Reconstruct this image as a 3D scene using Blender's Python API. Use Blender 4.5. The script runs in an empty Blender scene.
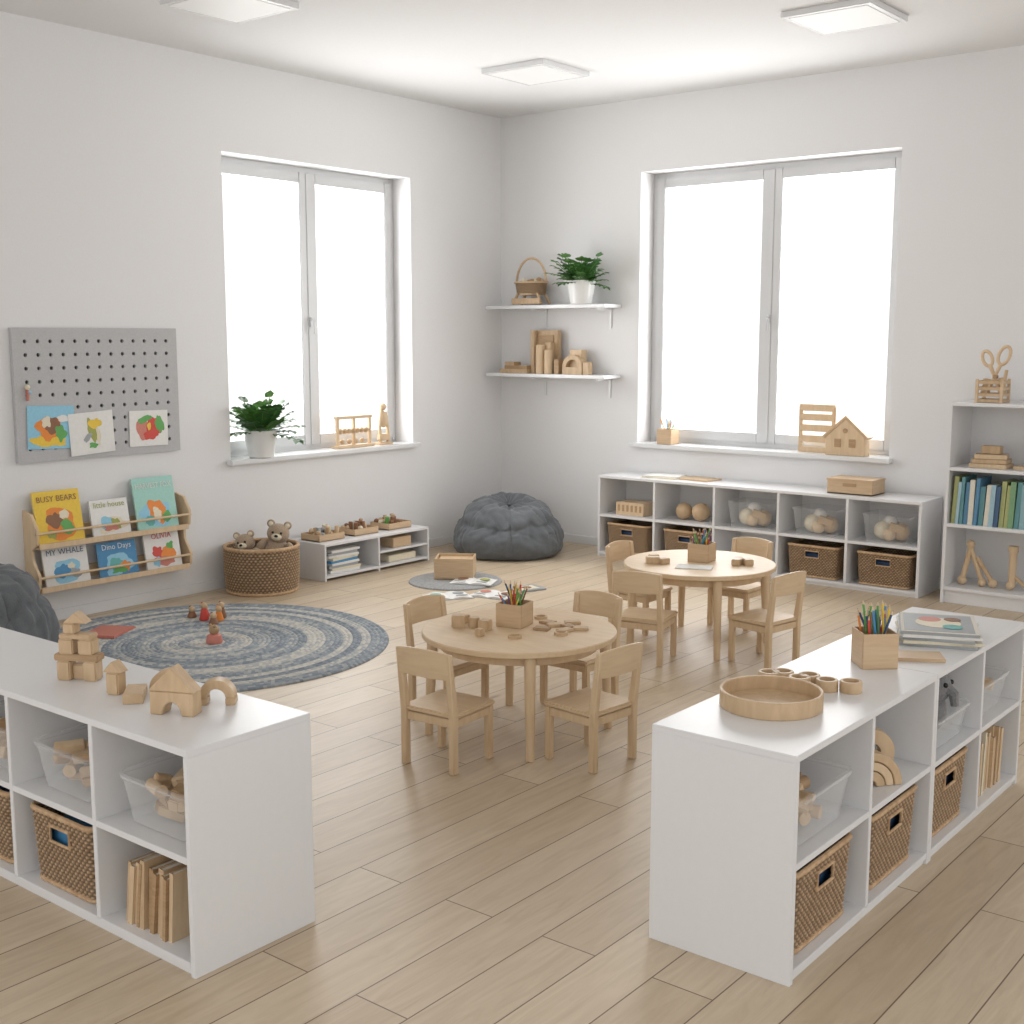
import bpy, bmesh, math, random
from mathutils import Vector, Matrix, noise
rnd=random.Random(7)
sc=bpy.context.scene
try: sc.view_settings.view_transform='Standard'
except Exception: pass
R_=math.radians
WX,WY,H=-0.33,0.40,3.577
# ------------------------------------------------------------ materials
MATS={}
def newmat(n):
    m=bpy.data.materials.new(n); m.use_nodes=True
    nt=m.node_tree; return m,nt,nt.nodes['Principled BSDF']
def L_(nt,a,b): nt.links.new(a,b)
def paint(n,c,rough=.5,var=.03,bump=0,scale=40,sheen=0,metal=0):
    if n in MATS: return MATS[n]
    m,nt,b=newmat(n)
    b.inputs['Roughness'].default_value=rough; b.inputs['Metallic'].default_value=metal
    tc=nt.nodes.new('ShaderNodeTexCoord'); nz=nt.nodes.new('ShaderNodeTexNoise'); nz.inputs['Scale'].default_value=scale; nz.inputs['Detail'].default_value=4
    L_(nt,tc.outputs['Object'],nz.inputs['Vector'])
    cr=nt.nodes.new('ShaderNodeValToRGB')
    cr.color_ramp.elements[0].color=tuple(max(0,x*(1-var)) for x in c)+(1,)
    cr.color_ramp.elements[1].color=tuple(min(1,x*(1+var)) for x in c)+(1,)
    cr.color_ramp.elements[0].position=.3; cr.color_ramp.elements[1].position=.7
    L_(nt,nz.outputs['Fac'],cr.inputs['Fac']); L_(nt,cr.outputs['Color'],b.inputs['Base Color'])
    if bump:
        bp=nt.nodes.new('ShaderNodeBump'); bp.inputs['Strength'].default_value=bump; bp.inputs['Distance'].default_value=.004
        L_(nt,nz.outputs['Fac'],bp.inputs['Height']); L_(nt,bp.outputs['Normal'],b.inputs['Normal'])
    if sheen: b.inputs['Sheen Weight'].default_value=sheen
    MATS[n]=m; return m
def wood(n,c,dark=.82,rough=.45,sc_=(3,3,30)):
    if n in MATS: return MATS[n]
    m,nt,b=newmat(n); b.inputs['Roughness'].default_value=rough
    tc=nt.nodes.new('ShaderNodeTexCoord'); mp=nt.nodes.new('ShaderNodeMapping'); mp.inputs['Scale'].default_value=sc_
    nz=nt.nodes.new('ShaderNodeTexNoise'); nz.inputs['Scale'].default_value=3; nz.inputs['Detail'].default_value=6; nz.inputs['Distortion'].default_value=.6
    L_(nt,tc.outputs['Object'],mp.inputs['Vector']); L_(nt,mp.outputs['Vector'],nz.inputs['Vector'])
    cr=nt.nodes.new('ShaderNodeValToRGB'); cr.color_ramp.elements[0].position=.35; cr.color_ramp.elements[1].position=.65
    cr.color_ramp.elements[0].color=(c[0]*dark,c[1]*dark*.97,c[2]*dark*.93,1); cr.color_ramp.elements[1].color=c+(1,)
    L_(nt,nz.outputs['Fac'],cr.inputs['Fac']); L_(nt,cr.outputs['Color'],b.inputs['Base Color'])
    MATS[n]=m; return m
BIRCH=wood('birch',(.70,.53,.345),.9,sc_=(12,12,2))
BIRCH2=wood('birch_top',(.71,.545,.36),.92,sc_=(2,14,14))
BLOCK=wood('block_wood',(.61,.44,.27),.85,sc_=(10,10,3))
BLOCKD=wood('block_wood_dark',(.47,.31,.17),.8)
KRAFT=wood('kraft_ply',(.62,.45,.285),.9)
WHITE=paint('white_laminate',(.755,.755,.76),.32,.008)
PLAST=paint('white_pvc',(.76,.765,.77),.25,.005)
FRAME=paint('backlit_frame_pvc',(.62,.625,.63),.3,.005)  # white PVC in a darker copy, backlit shade put into the colour
GREY=paint('grey_felt',(.48,.48,.485),.8,.05,.1,120)
DARK=paint('hole_shade',(.06,.06,.065),.8,.05)  # near-black colour painted in for the shade inside the pegboard holes
BEAN=paint('charcoal_fabric',(.12,.13,.14),.9,.12,.25,160,.15)
POT=paint('white_ceramic',(.80,.80,.79),.2,.01)
SOIL=paint('soil',(.05,.035,.025),.95,.4,.6,60)
LEAF=paint('leaf_green',(.045,.135,.03),.4,.35,0,25)
LEAF2=paint('leaf_green_light',(.09,.22,.045),.4,.3,0,25)
PAPER=paint('paper_white',(.78,.77,.74),.7,.03)
PAGES=paint('book_pages',(.72,.68,.6),.8,.08,.2,200)
PLUSH=paint('brown_plush',(.40,.30,.21),.95,.2,.8,150,.3)
PLUSHG=paint('grey_plush',(.20,.20,.205),.95,.25,.8,150,.3)
BLACK=paint('black_bead',(.01,.01,.01),.15,.01)
def col(n,c): return paint('paint_'+n,c,.5,.05,0,60)
C={'red':col('red',(.62,.07,.05)),'orange':col('orange',(.78,.25,.04)),'yellow':col('yellow',(.80,.55,.06)),'green':col('green',(.12,.38,.10)),
'teal':col('teal',(.13,.42,.40)),'blue':col('blue',(.07,.26,.48)),'sky':col('sky',(.28,.56,.72)),'navy':col('navy',(.03,.08,.18)),'pink':col('pink',(.60,.22,.17)),
'brown':col('brown',(.25,.12,.06)),'cream':col('cream',(.75,.68,.52)),'grey':col('grey',(.35,.37,.38)),'olive':col('olive',(.35,.37,.10)),'purple':col('purple',(.25,.10,.25)),'mint':col('mint',(.35,.62,.55))}
MUTED=[col('m%d'%i,c) for i,c in enumerate(((.42,.45,.20),(.20,.36,.20),(.14,.33,.36),(.55,.60,.45),(.68,.50,.14),(.10,.25,.40),(.35,.52,.60),(.72,.68,.58),(.26,.43,.47),(.06,.12,.22),(.16,.36,.40)))]
def mk_wicker():
    m,nt,b=newmat('wicker'); b.inputs['Roughness'].default_value=.75
    at=nt.nodes.new('ShaderNodeAttribute'); at.attribute_name='weave'
    tc=nt.nodes.new('ShaderNodeTexCoord'); nz=nt.nodes.new('ShaderNodeTexNoise'); nz.inputs['Scale'].default_value=45; nz.inputs['Detail'].default_value=3
    L_(nt,tc.outputs['Object'],nz.inputs['Vector'])
    cr=nt.nodes.new('ShaderNodeValToRGB'); cr.color_ramp.elements[0].position=.25; cr.color_ramp.elements[1].position=.75
    cr.color_ramp.elements[0].color=(.42,.26,.135,1); cr.color_ramp.elements[1].color=(.66,.46,.28,1)
    L_(nt,nz.outputs['Fac'],cr.inputs['Fac'])
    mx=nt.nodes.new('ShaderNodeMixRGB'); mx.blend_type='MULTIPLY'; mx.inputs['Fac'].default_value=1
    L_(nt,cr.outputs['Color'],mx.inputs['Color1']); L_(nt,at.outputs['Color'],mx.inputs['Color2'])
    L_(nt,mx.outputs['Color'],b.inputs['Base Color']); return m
WICK=mk_wicker()
def mk_clear():
    m,nt,b=newmat('translucent_plastic')
    b.inputs['Base Color'].default_value=(.88,.90,.91,1); b.inputs['Roughness'].default_value=.12
    tr=nt.nodes.new('ShaderNodeBsdfTransparent'); mx=nt.nodes.new('ShaderNodeMixShader')
    fr=nt.nodes.new('ShaderNodeLayerWeight'); fr.inputs['Blend'].default_value=.3
    mr=nt.nodes.new('ShaderNodeMapRange'); mr.inputs['To Min'].default_value=.10; mr.inputs['To Max'].default_value=.5
    L_(nt,fr.outputs['Facing'],mr.inputs['Value']); L_(nt,mr.outputs['Result'],mx.inputs['Fac'])
    L_(nt,tr.outputs[0],mx.inputs[1]); L_(nt,b.outputs[0],mx.inputs[2]); L_(nt,mx.outputs[0],nt.nodes['Material Output'].inputs['Surface']); return m
CLEAR=mk_clear()
def mk_glass():
    m,nt,b=newmat('window_glass')
    tr=nt.nodes.new('ShaderNodeBsdfTransparent'); gl=nt.nodes.new('ShaderNodeBsdfGlossy'); gl.inputs['Roughness'].default_value=.02
    mx=nt.nodes.new('ShaderNodeMixShader'); mx.inputs['Fac'].default_value=.05
    L_(nt,tr.outputs[0],mx.inputs[1]); L_(nt,gl.outputs[0],mx.inputs[2]); L_(nt,mx.outputs[0],nt.nodes['Material Output'].inputs['Surface']); return m
GLASS=mk_glass()
def mk_emit():
    m,nt,b=newmat('led_diffuser'); b.inputs['Base Color'].default_value=(.78,.78,.77,1)
    b.inputs['Emission Color'].default_value=(1,.99,.97,1); b.inputs['Emission Strength'].default_value=.05; return m
LED=mk_emit()
def mk_floor():
    m,nt,b=newmat('oak_planks'); N=nt.nodes.new
    tc=N('ShaderNodeTexCoord'); mp=N('ShaderNodeMapping'); mp.inputs['Rotation'].default_value=(0,0,R_(90)); mp.inputs['Location'].default_value=(.3,.07,0)
    L_(nt,tc.outputs['Object'],mp.inputs['Vector'])
    br=N('ShaderNodeTexBrick'); br.offset=.37; br.inputs['Scale'].default_value=1; br.inputs['Brick Width'].default_value=1.55; br.inputs['Row Height'].default_value=.19
    br.inputs['Mortar Size'].default_value=.0024; br.inputs['Mortar Smooth'].default_value=.2; br.inputs['Bias'].default_value=0
    br.inputs['Color1'].default_value=(0,0,0,1); br.inputs['Color2'].default_value=(1,1,1,1); br.inputs['Mortar'].default_value=(.5,.5,.5,1)
    L_(nt,mp.outputs['Vector'],br.inputs['Vector'])
    tone=N('ShaderNodeValToRGB'); e=tone.color_ramp.elements
    e[0].color=(.56,.445,.315,1); e[1].color=(.64,.53,.39,1)
    L_(nt,br.outputs['Color'],tone.inputs['Fac'])
    ad=N('ShaderNodeVectorMath'); ad.operation='ADD'
    sc2=N('ShaderNodeVectorMath'); sc2.operation='SCALE'; sc2.inputs['Scale'].default_value=7
    L_(nt,br.outputs['Color'],sc2.inputs[0]); L_(nt,mp.outputs['Vector'],ad.inputs[0]); L_(nt,sc2.outputs[0],ad.inputs[1])
    m2=N('ShaderNodeMapping'); m2.inputs['Scale'].default_value=(1.1,10,1); L_(nt,ad.outputs[0],m2.inputs['Vector'])
    nz=N('ShaderNodeTexNoise'); nz.inputs['Scale'].default_value=2.2; nz.inputs['Detail'].default_value=8; nz.inputs['Roughness'].default_value=.6; nz.inputs['Distortion'].default_value=1.4
    L_(nt,m2.outputs['Vector'],nz.inputs['Vector'])
    g=N('ShaderNodeValToRGB'); g.color_ramp.elements[0].position=.3; g.color_ramp.elements[1].position=.62
    g.color_ramp.elements[0].color=(.85,.82,.785,1); g.color_ramp.elements[1].color=(1.0,1.0,1.0,1)
    L_(nt,nz.outputs['Fac'],g.inputs['Fac'])
    mx=N('ShaderNodeMixRGB'); mx.blend_type='MULTIPLY'; mx.inputs['Fac'].default_value=1
    L_(nt,tone.outputs['Color'],mx.inputs['Color1']); L_(nt,g.outputs['Color'],mx.inputs['Color2'])
    vo=N('ShaderNodeTexVoronoi'); vo.inputs['Scale'].default_value=1.0; m4=N('ShaderNodeMapping'); m4.inputs['Scale'].default_value=(.9,2.6,1); L_(nt,ad.outputs[0],m4.inputs['Vector']); L_(nt,m4.outputs['Vector'],vo.inputs['Vector'])
    kr=N('ShaderNodeValToRGB'); kr.color_ramp.elements[0].position=.012; kr.color_ramp.elements[0].color=(.45,.37,.30,1); kr.color_ramp.elements[1].position=.06; kr.color_ramp.elements[1].color=(1,1,1,1)
    L_(nt,vo.outputs['Distance'],kr.inputs['Fac'])
    mk=N('ShaderNodeMixRGB'); mk.blend_type='MULTIPLY'; mk.inputs['Fac'].default_value=1; L_(nt,mx.outputs['Color'],mk.inputs['Color1']); L_(nt,kr.outputs['Color'],mk.inputs['Color2'])
    m3=N('ShaderNodeMixRGB'); m3.inputs['Color2'].default_value=(.17,.115,.07,1)
    L_(nt,br.outputs['Fac'],m3.inputs['Fac']); L_(nt,mk.outputs['Color'],m3.inputs['Color1'])
    L_(nt,m3.outputs['Color'],b.inputs['Base Color']); b.inputs['Roughness'].default_value=.42
    bp=N('ShaderNodeBump'); bp.inputs['Strength'].default_value=.3; bp.inputs['Distance'].default_value=.002; bp.invert=True
    L_(nt,br.outputs['Fac'],bp.inputs['Height']); L_(nt,bp.outputs['Normal'],b.inputs['Normal']); return m
FLOOR=mk_floor()
WALL=paint('wall_paint',(.77,.765,.765),.85,.012,.05,90)
CEIL=paint('ceiling_paint',(.76,.76,.76),.9,.01)
def mk_rug():
    m,nt,b=newmat('braided_wool'); N=nt.nodes.new; b.inputs['Roughness'].default_value=.95
    tc=N('ShaderNodeTexCoord'); sx=N('ShaderNodeSeparateXYZ'); L_(nt,tc.outputs['Object'],sx.inputs[0])
    def M(op,a,b_=None):
        n=N('ShaderNodeMath'); n.operation=op
        for i,v in enumerate((a,b_)):
            if v is None: continue
            if isinstance(v,(int,float)): n.inputs[i].default_value=v
            else: L_(nt,v,n.inputs[i])
        return n.outputs[0]
    r=M('SQRT',M('ADD',M('MULTIPLY',sx.outputs[0],sx.outputs[0]),M('MULTIPLY',sx.outputs[1],sx.outputs[1])))
    ring=M('FLOOR',M('DIVIDE',r,.026)); th=M('ARCTAN2',sx.outputs[1],sx.outputs[0])
    wn=N('ShaderNodeTexWhiteNoise'); wn.noise_dimensions='1D'; L_(nt,M('ADD',M('FLOOR',M('DIVIDE',ring,2)),3.3),wn.inputs['W'])
    dab=M('FLOOR',M('MULTIPLY',M('MULTIPLY',th,M('ADD',ring,1)),1.3)); w2=N('ShaderNodeTexWhiteNoise'); w2.noise_dimensions='2D'
    cb=N('ShaderNodeCombineXYZ'); L_(nt,dab,cb.inputs[0]); L_(nt,ring,cb.inputs[1]); L_(nt,cb.outputs[0],w2.inputs['Vector'])
    base=M('ADD',M('MULTIPLY',wn.outputs['Value'],.54),M('MULTIPLY',w2.outputs['Value'],.40))
    cr=N('ShaderNodeValToRGB'); e=cr.color_ramp.elements; cr.color_ramp.interpolation='LINEAR'
    e[0].position=0; e[0].color=(.16,.19,.22,1); e[1].position=1; e[1].color=(.64,.61,.55,1)
    for p,c in ((.22,(.22,.255,.29,1)),(.42,(.31,.34,.365,1)),(.56,(.41,.42,.415,1)),(.75,(.55,.53,.48,1))):
        x=e.new(p); x.color=c
    L_(nt,base,cr.inputs['Fac']); L_(nt,cr.outputs['Color'],b.inputs['Base Color']); return m
RUG=mk_rug()
# ------------------------------------------------------------ mesh builder
class MB:
    def __init__(s): s.bm=bmesh.new(); s.mats=[]; s.col=s.bm.loops.layers.color.new('weave')
    def mi(s,m):
        if m not in s.mats: s.mats.append(m)
        return s.mats.index(m)
    def add(s,t,mat,M=None):
        i=s.mi(mat)
        if M is not None: bmesh.ops.transform(t,matrix=M,verts=t.verts)
        cl=t.loops.layers.color.get('weave')
        if cl is None:
            cl=t.loops.layers.color.new('weave')
            for f in t.faces:
                for l in f.loops: l[cl]=(1,1,1,1)
        for f in t.faces: f.material_index=i
        me=bpy.data.meshes.new('t'); t.to_mesh(me); t.free(); s.bm.from_mesh(me); bpy.data.meshes.remove(me)
    def box(s,size,c,mat,bev=.003,rot=(0,0,0),seg=2,taper=None):
        t=bmesh.new(); bmesh.ops.create_cube(t,size=1)
        for v in t.verts:
            k=1
            if taper and v.co.z<0: k=taper
            v.co=Vector((v.co.x*size[0]*k,v.co.y*size[1]*k,v.co.z*size[2]))
        if bev: bmesh.ops.bevel(t,geom=t.edges[:],offset=min(bev,min(size)*.45),segments=seg,affect='EDGES')
        s.add(t,mat,T(c,rot))
    def bx(s,x0,x1,y0,y1,z0,z1,mat,bev=.002): s.box((x1-x0,y1-y0,z1-z0),((x0+x1)/2,(y0+y1)/2,(z0+z1)/2),mat,bev)
    def cyl(s,r,h,c,mat,rot=(0,0,0),r2=None,seg=24,bev=0):
        t=bmesh.new(); bmesh.ops.create_cone(t,cap_ends=True,segments=seg,radius1=r,radius2=r if r2 is None else r2,depth=h)
        if bev: bmesh.ops.bevel(t,geom=[e for e in t.edges if len(e.link_faces)==2 and e.calc_face_angle(0)>.8],offset=bev,segments=2,affect='EDGES')
        s.add(t,mat,T(c,rot))
    def sph(s,r,c,mat,scale=(1,1,1),rot=(0,0,0),seg=20):
        t=bmesh.new(); bmesh.ops.create_uvsphere(t,u_segments=seg,v_segments=seg*2//3,radius=r)
        bmesh.ops.scale(t,vec=scale,verts=t.verts); s.add(t,mat,T(c,rot))
    def lathe(s,prof,c,mat,seg=40,closed=False,rot=(0,0,0)):
        t=bmesh.new(); rows=[]
        for r,z in prof:
            if r<1e-6: rows.append([t.verts.new((0,0,z))])
            else: rows.append([t.verts.new((r*math.cos(2*math.pi*i/seg),r*math.sin(2*math.pi*i/seg),z)) for i in range(seg)])
        pr=list(zip(rows[:-1],rows[1:]))
        if closed: pr.append((rows[-1],rows[0]))
        for a,b in pr:
            for i in range(seg):
                j=(i+1)%seg
                q=[a[i%len(a)],a[j%len(a)],b[j%len(b)],b[i%len(b)]]
                u=[]
                for v in q:
                    if v not in u: u.append(v)
                if len(u)>2:
                    try: t.faces.new(u)
                    except ValueError: pass
        bmesh.ops.recalc_face_normals(t,faces=t.faces)
        s.add(t,mat,T(c,rot))
    def prism(s,poly,th,c,mat,rot=(0,0,0),bev=.002):
        t=bmesh.new(); a=[t.verts.new((x,-th/2,z)) for x,z in poly]; b=[t.verts.new((x,th/2,z)) for x,z in poly]
        t.faces.new(a); t.faces.new(b[::-1]); n=len(a)
        for i in range(n): t.faces.new((a[i],b[i],b[(i+1)%n],a[(i+1)%n]))
        bmesh.ops.recalc_face_normals(t,faces=t.faces)
        if bev: bmesh.ops.bevel(t,geom=[e for e in t.edges if e.calc_face_angle(0)>.5],offset=bev,segments=1,affect='EDGES')
        s.add(t,mat,T(c,rot))
    def tube(s,pts,r,mat,seg=8,closed=False,M=None,rr=None):
        t=bmesh.new(); pts=[Vector(p) for p in pts]; n=len(pts); rows=[]; up=None
        for i,p in enumerate(pts):
            if closed: d=pts[(i+1)%n]-pts[i-1]
            else: d=pts[min(i+1,n-1)]-pts[max(i-1,0)]
            d.normalize()
            if up is None: up=d.orthogonal().normalized()
            up=(up-d*up.dot(d)).normalized(); w=d.cross(up)
            q=rr[i] if rr else r
            rows.append([t.verts.new(p+(up*math.cos(2*math.pi*k/seg)+w*math.sin(2*math.pi*k/seg))*q) for k in range(seg)])
        for i in range(n if closed else n-1):
            a,b=rows[i],rows[(i+1)%n]
            for k in range(seg): t.faces.new((a[k],a[(k+1)%seg],b[(k+1)%seg],b[k]))
        if not closed: t.faces.new(rows[0][::-1]); t.faces.new(rows[-1])
        bmesh.ops.recalc_face_normals(t,faces=t.faces); s.add(t,mat,M)
    def flat(s,pts,mat,M=None):
        t=bmesh.new(); t.faces.new([t.verts.new(p) for p in pts]); s.add(t,mat,M)
    def mesh(s,name):
        me=bpy.data.meshes.new(name); s.bm.to_mesh(me); s.bm.free()
        for m in s.mats: me.materials.append(m)
        me.polygons.foreach_set('use_smooth',[True]*len(me.polygons)); me.set_sharp_from_angle(angle=R_(38)); me.update(); return me
    def done(s,name,M=None): return inst(s.mesh(name),name,M)
def inst(me,name,M=None):
    o=bpy.data.objects.new(name,me); sc.collection.objects.link(o)
    if M is not None: o.matrix_world=M
    return o
def T(c,rot=(0,0,0)):
    return Matrix.Translation(Vector(c))@Matrix.Rotation(rot[2],4,'Z')@Matrix.Rotation(rot[1],4,'Y')@Matrix.Rotation(rot[0],4,'X')
def P(x,y,z=0,rz=0): return T((x,y,z),(0,0,R_(rz)))
def rrect(w,d,r,n):
    pts=[];segs=[(w-2*r),(math.pi*r/2),(d-2*r),(math.pi*r/2)]*2; Ltot=sum(segs)
    for i in range(n):
        s=Ltot*i/n; k=0
        while s>segs[k]: s-=segs[k]; k+=1
        q=k//2; ang=-math.pi/2+q*math.pi/2
        cx=[w/2-r,w/2-r,-w/2+r,-w/2+r][q]; cy=[-d/2+r,d/2-r,d/2-r,-d/2+r][q]
        if k%2==0:
            st=[(-w/2+r,-d/2),(w/2,-d/2+r),(w/2-r,d/2),(-w/2,d/2-r)][q]; dr=[(1,0),(0,1),(-1,0),(0,-1)][q]
            pts.append((Vector((st[0]+dr[0]*s,st[1]+dr[1]*s,0)),Vector((dr[1],-dr[0],0))))
        else:
            a=ang+s/r; nv=Vector((math.cos(a),math.sin(a),0)); pts.append((Vector((cx,cy,0))+nv*r,nv))
    return pts
def weave(mb,per,h,taper,rowh=.012,amp=.0032,hole=None,z0=0,bulge=0):
    n=len(per); rows=int(round(h/rowh)); K=4
    t=bmesh.new(); cl=t.loops.layers.color.new('weave'); vs=[]; tone={}
    for j in range(rows*K+1):
        row=min(j//K,rows-1); u=(j-row*K)/K; z=h*j/(rows*K); tp=taper+(1-taper)*(z/h); bl=1+bulge*math.sin(math.pi*z/h)
        rw=[]
        for i,(p,nv) in enumerate(per):
            ph=2*math.pi*(i/4.)
            und=math.cos(ph+math.pi*row)
            b=math.sin(math.pi*u)
            o=amp*(b*(.9+.9*und)-.3)
            v=t.verts.new(Vector((p.x*tp*bl,p.y*tp*bl,z0+z))+nv*o); rw.append(v); tone[v]=.55+.45*max(0,min(1,(o/amp+.3)/1.5))  # gaps between strands darkened in vertex colour, crevice shade painted in
        vs.append(rw)
    for j in range(rows*K):
        for i in range(n):
            a=(vs[j][i],vs[j][(i+1)%n],vs[j+1][(i+1)%n],vs[j+1][i])
            c=(a[0].co+a[2].co)/2
            if hole and c.y<0 and abs(per[i][1].y+1)<.1 and abs(c.x)<hole[0] and hole[1]<c.z<hole[2]: continue
            f=t.faces.new(a)
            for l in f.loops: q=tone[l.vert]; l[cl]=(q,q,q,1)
    mb.add(t,WICK)
WB={}
def wicker_box(w,d,h,hole=True,content=None):
    key=(w,d,h,content.name if content else '')
    if key in WB: return WB[key]
    mb=MB(); n=int((2*(w+d))/.024)*4; per=rrect(w,d,.03,n)
    weave(mb,per,h-.012,.93,hole=(.05,h*.62,h*.82) if hole else None)
    mb.tube([Vector((p.x,p.y,h-.008)) for p,_ in per[::3]],.009,WICK,closed=True)
    mb.tube([Vector((p.x*.93,p.y*.93,.008)) for p,_ in per[::3]],.007,WICK,closed=True)
    mb.box((w*.9,d*.9,.006),(0,0,.008),WICK,0)
    if hole:
        mb.tube([(-.052,-d/2*.985-.003,h*.62),(.052,-d/2*.985-.003,h*.62),(.052,-d/2*.99-.003,h*.82),(-.052,-d/2*.99-.003,h*.82)],.005,WICK,closed=True)
    if content: mb.box((w*.72,d*.84,h*.70),(0,0,h*.45),content,.02)
    WB[key]=mb.mesh('wicker_basket'); return WB[key]
# ------------------------------------------------------------ room
def wall(name,horiz,a0,a1,z1,op=None):
    mb=MB(); th=.30
    def b(u0,u1,z0_,z1_):
        if horiz: mb.bx(u0,u1,WY,WY+th,z0_,z1_,WALL,0)
        else: mb.bx(WX-th,WX,u0,u1,z0_,z1_,WALL,0)
    u0,u1,s0,s1=op
    b(a0,u0,0,z1); b(u1,a1,0,z1); b(u0,u1,0,s0); b(u0,u1,s1,z1)
    return mb.done(name)
WL=(-2.58,-.735,.885,2.975); WR=(1.09,3.195,.885,3.02)
wall('wall_left',False,-9.6,WY+.30,H,WL)
wall('wall_right',True,WX,9.0,H,WR)
mb=MB(); mb.bx(WX-.3,9.0,-9.6,WY+.3,-.1,0,FLOOR,0); mb.done('floor')
mb=MB(); mb.bx(WX-.3,9.0,-9.6,WY+.3,H,H+.1,CEIL,0); mb.done('ceiling')
mb=MB(); mb.bx(WX,WX+.014,-9.6,WY,0,.07,PLAST,.003); mb.done('baseboard_left')
mb=MB(); mb.bx(WX+.014,9,WY-.014,WY,0,.07,PLAST,.003); mb.done('baseboard_right')
def window(name,w,h,M):
    mb=MB(); d=.19; f=.045; dp=.07
    for a in ((0,f,0,h),(w-f,w,0,h),(f,w-f,0,f),(f,w-f,h-f,h)): mb.bx(a[0],a[1],d,d+dp,a[2],a[3],FRAME,.004)
    c=w/2; s=.075
    for (x0,x1) in ((f-.005,c-.006),(c+.006,w-f+.005)):
        z0,z1=f-.005,h-f+.005; yy=d-.015
        mb.bx(x0,x0+s,yy,yy+.07,z0,z1,FRAME,.006); mb.bx(x1-s,x1,yy,yy+.07,z0,z1,FRAME,.006)
        mb.bx(x0+s-.004,x1-s+.004,yy+.001,yy+.069,z0,z0+s,FRAME,.006); mb.bx(x0+s-.004,x1-s+.004,yy+.001,yy+.069,z1-s,z1,FRAME,.006)
        mb.bx(x0+s-.002,x1-s+.002,yy+.03,yy+.036,z0+s-.002,z1-s+.002,GLASS,0)
    mb.bx(c-.02,c+.02,d-.022,d-.010,f,h-f,FRAME,.003)
    mb.box((.028,.012,.075),(c,d-.028,h*.46),FRAME,.004); mb.cyl(.009,.03,(c,d-.042,h*.47),FRAME,(R_(90),0,0)); mb.box((.018,.014,.12),(c,d-.06,h*.47-.05),FRAME,.006)
    return mb.done(name,M)
window('window_1',WL[1]-WL[0],WL[3]-WL[2],P(WX,WL[0],WL[2],90))
window('window_2',WR[1]-WR[0],WR[3]-WR[2],P(WR[0],WY,WR[2],0))
mb=MB(); w=WL[1]-WL[0]; mb.bx(-.04,w+.04,-.06,.0,-.030,.004,PLAST,.006); mb.bx(0,w,0,.19,.0,.004,PLAST,0); mb.done('trim_1',P(WX,WL[0],WL[2],90))
mb=MB(); w=WR[1]-WR[0]; mb.bx(-.05,w+.03,-.06,.0,-.030,.004,PLAST,.006); mb.bx(0,w,0,.19,.0,.004,PLAST,0); mb.done('trim_2',P(WR[0],WY,WR[2],0))
def panel(x,y):
    mb=MB(); s=.27
    mb.bx(-s,s,-s,s,-.034,-.0,PLAST,.004); mb.bx(-s+.035,s-.035,-s+.035,s-.035,-.037,-.03,LED,.002)
    mb.done('ceiling_light_panel',P(x,y,H))
panel(3.40,-1.05); panel(1.08,-.95); panel(.87,-3.44)
# ------------------------------------------------------------ cubby shelves
def cubby(name,w,d,h,cols,M,t=.02):
    mb=MB(); b=.035
    mb.bx(0,w,0,d,h-t,h,WHITE,.002); mb.bx(0,t,0.0005,d,0,h-t,WHITE,.0015); mb.bx(w-t,w,.0005,d,0,h-t,WHITE,.0015)
    mb.bx(t,w-t,.001,d,b-t+.005,b+.005,WHITE,.0015); mb.bx(t,w-t,.012,.03,0,b-t+.006,WHITE,0)
    mb.bx(t,w-t,d-.012,d,b,h-t,WHITE,0)
    zm=(b+h-t)/2
    mb.bx(t,w-t,.002,d-.012,zm-t/2,zm+t/2,WHITE,.0015)
    cw=w/cols
    for i in range(1,cols): mb.bx(i*cw-t/2,i*cw+t/2,.001,d-.012,b,h-t,WHITE,.0015)
    mb.done(name,M)
    return cw,b+.005,zm+t/2
def blocks_in(mb,w,d,z,n,mats=(BLOCK,BIRCH,BLOCK,BLOCKD),top=.09):
    for i in range(n):
        x=rnd.uniform(-w/2,w/2);y=rnd.uniform(-d/2,d/2);zz=z+.02+(i/n)*top
        s=(rnd.uniform(.05,.10),rnd.uniform(.025,.045),rnd.uniform(.02,.04))
        if i%4==3: mb.cyl(.02,.08,(x,y,zz),rnd.choice(mats),(R_(90),0,rnd.uniform(0,3)))
        else: mb.box(s,(x,y,zz),rnd.choice(mats),.003,(rnd.uniform(-.4,.4),rnd.uniform(-.4,.4),rnd.uniform(0,3)))
def clear_bin(w,d,h):
    mb=MB(); t=bmesh.new()
    def ring(k,z,ins): return [t.verts.new((p.x*k+n.x*ins,p.y*k+n.y*ins,z)) for p,n in rrect(w,d,.03,48)]
    r=[ring(.86,0.003,0),ring(.985,h-.012,0),ring(.985,h-.012,.008),ring(.985,h,.008),ring(.985,h,-.003)]
    for a,b in zip(r[:-1],r[1:]):
        for i in range(48): t.faces.new((a[i],a[(i+1)%48],b[(i+1)%48],b[i]))
    t.faces.new(r[0]); bmesh.ops.recalc_face_normals(t,faces=t.faces); mb.add(t,CLEAR); return mb
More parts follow.
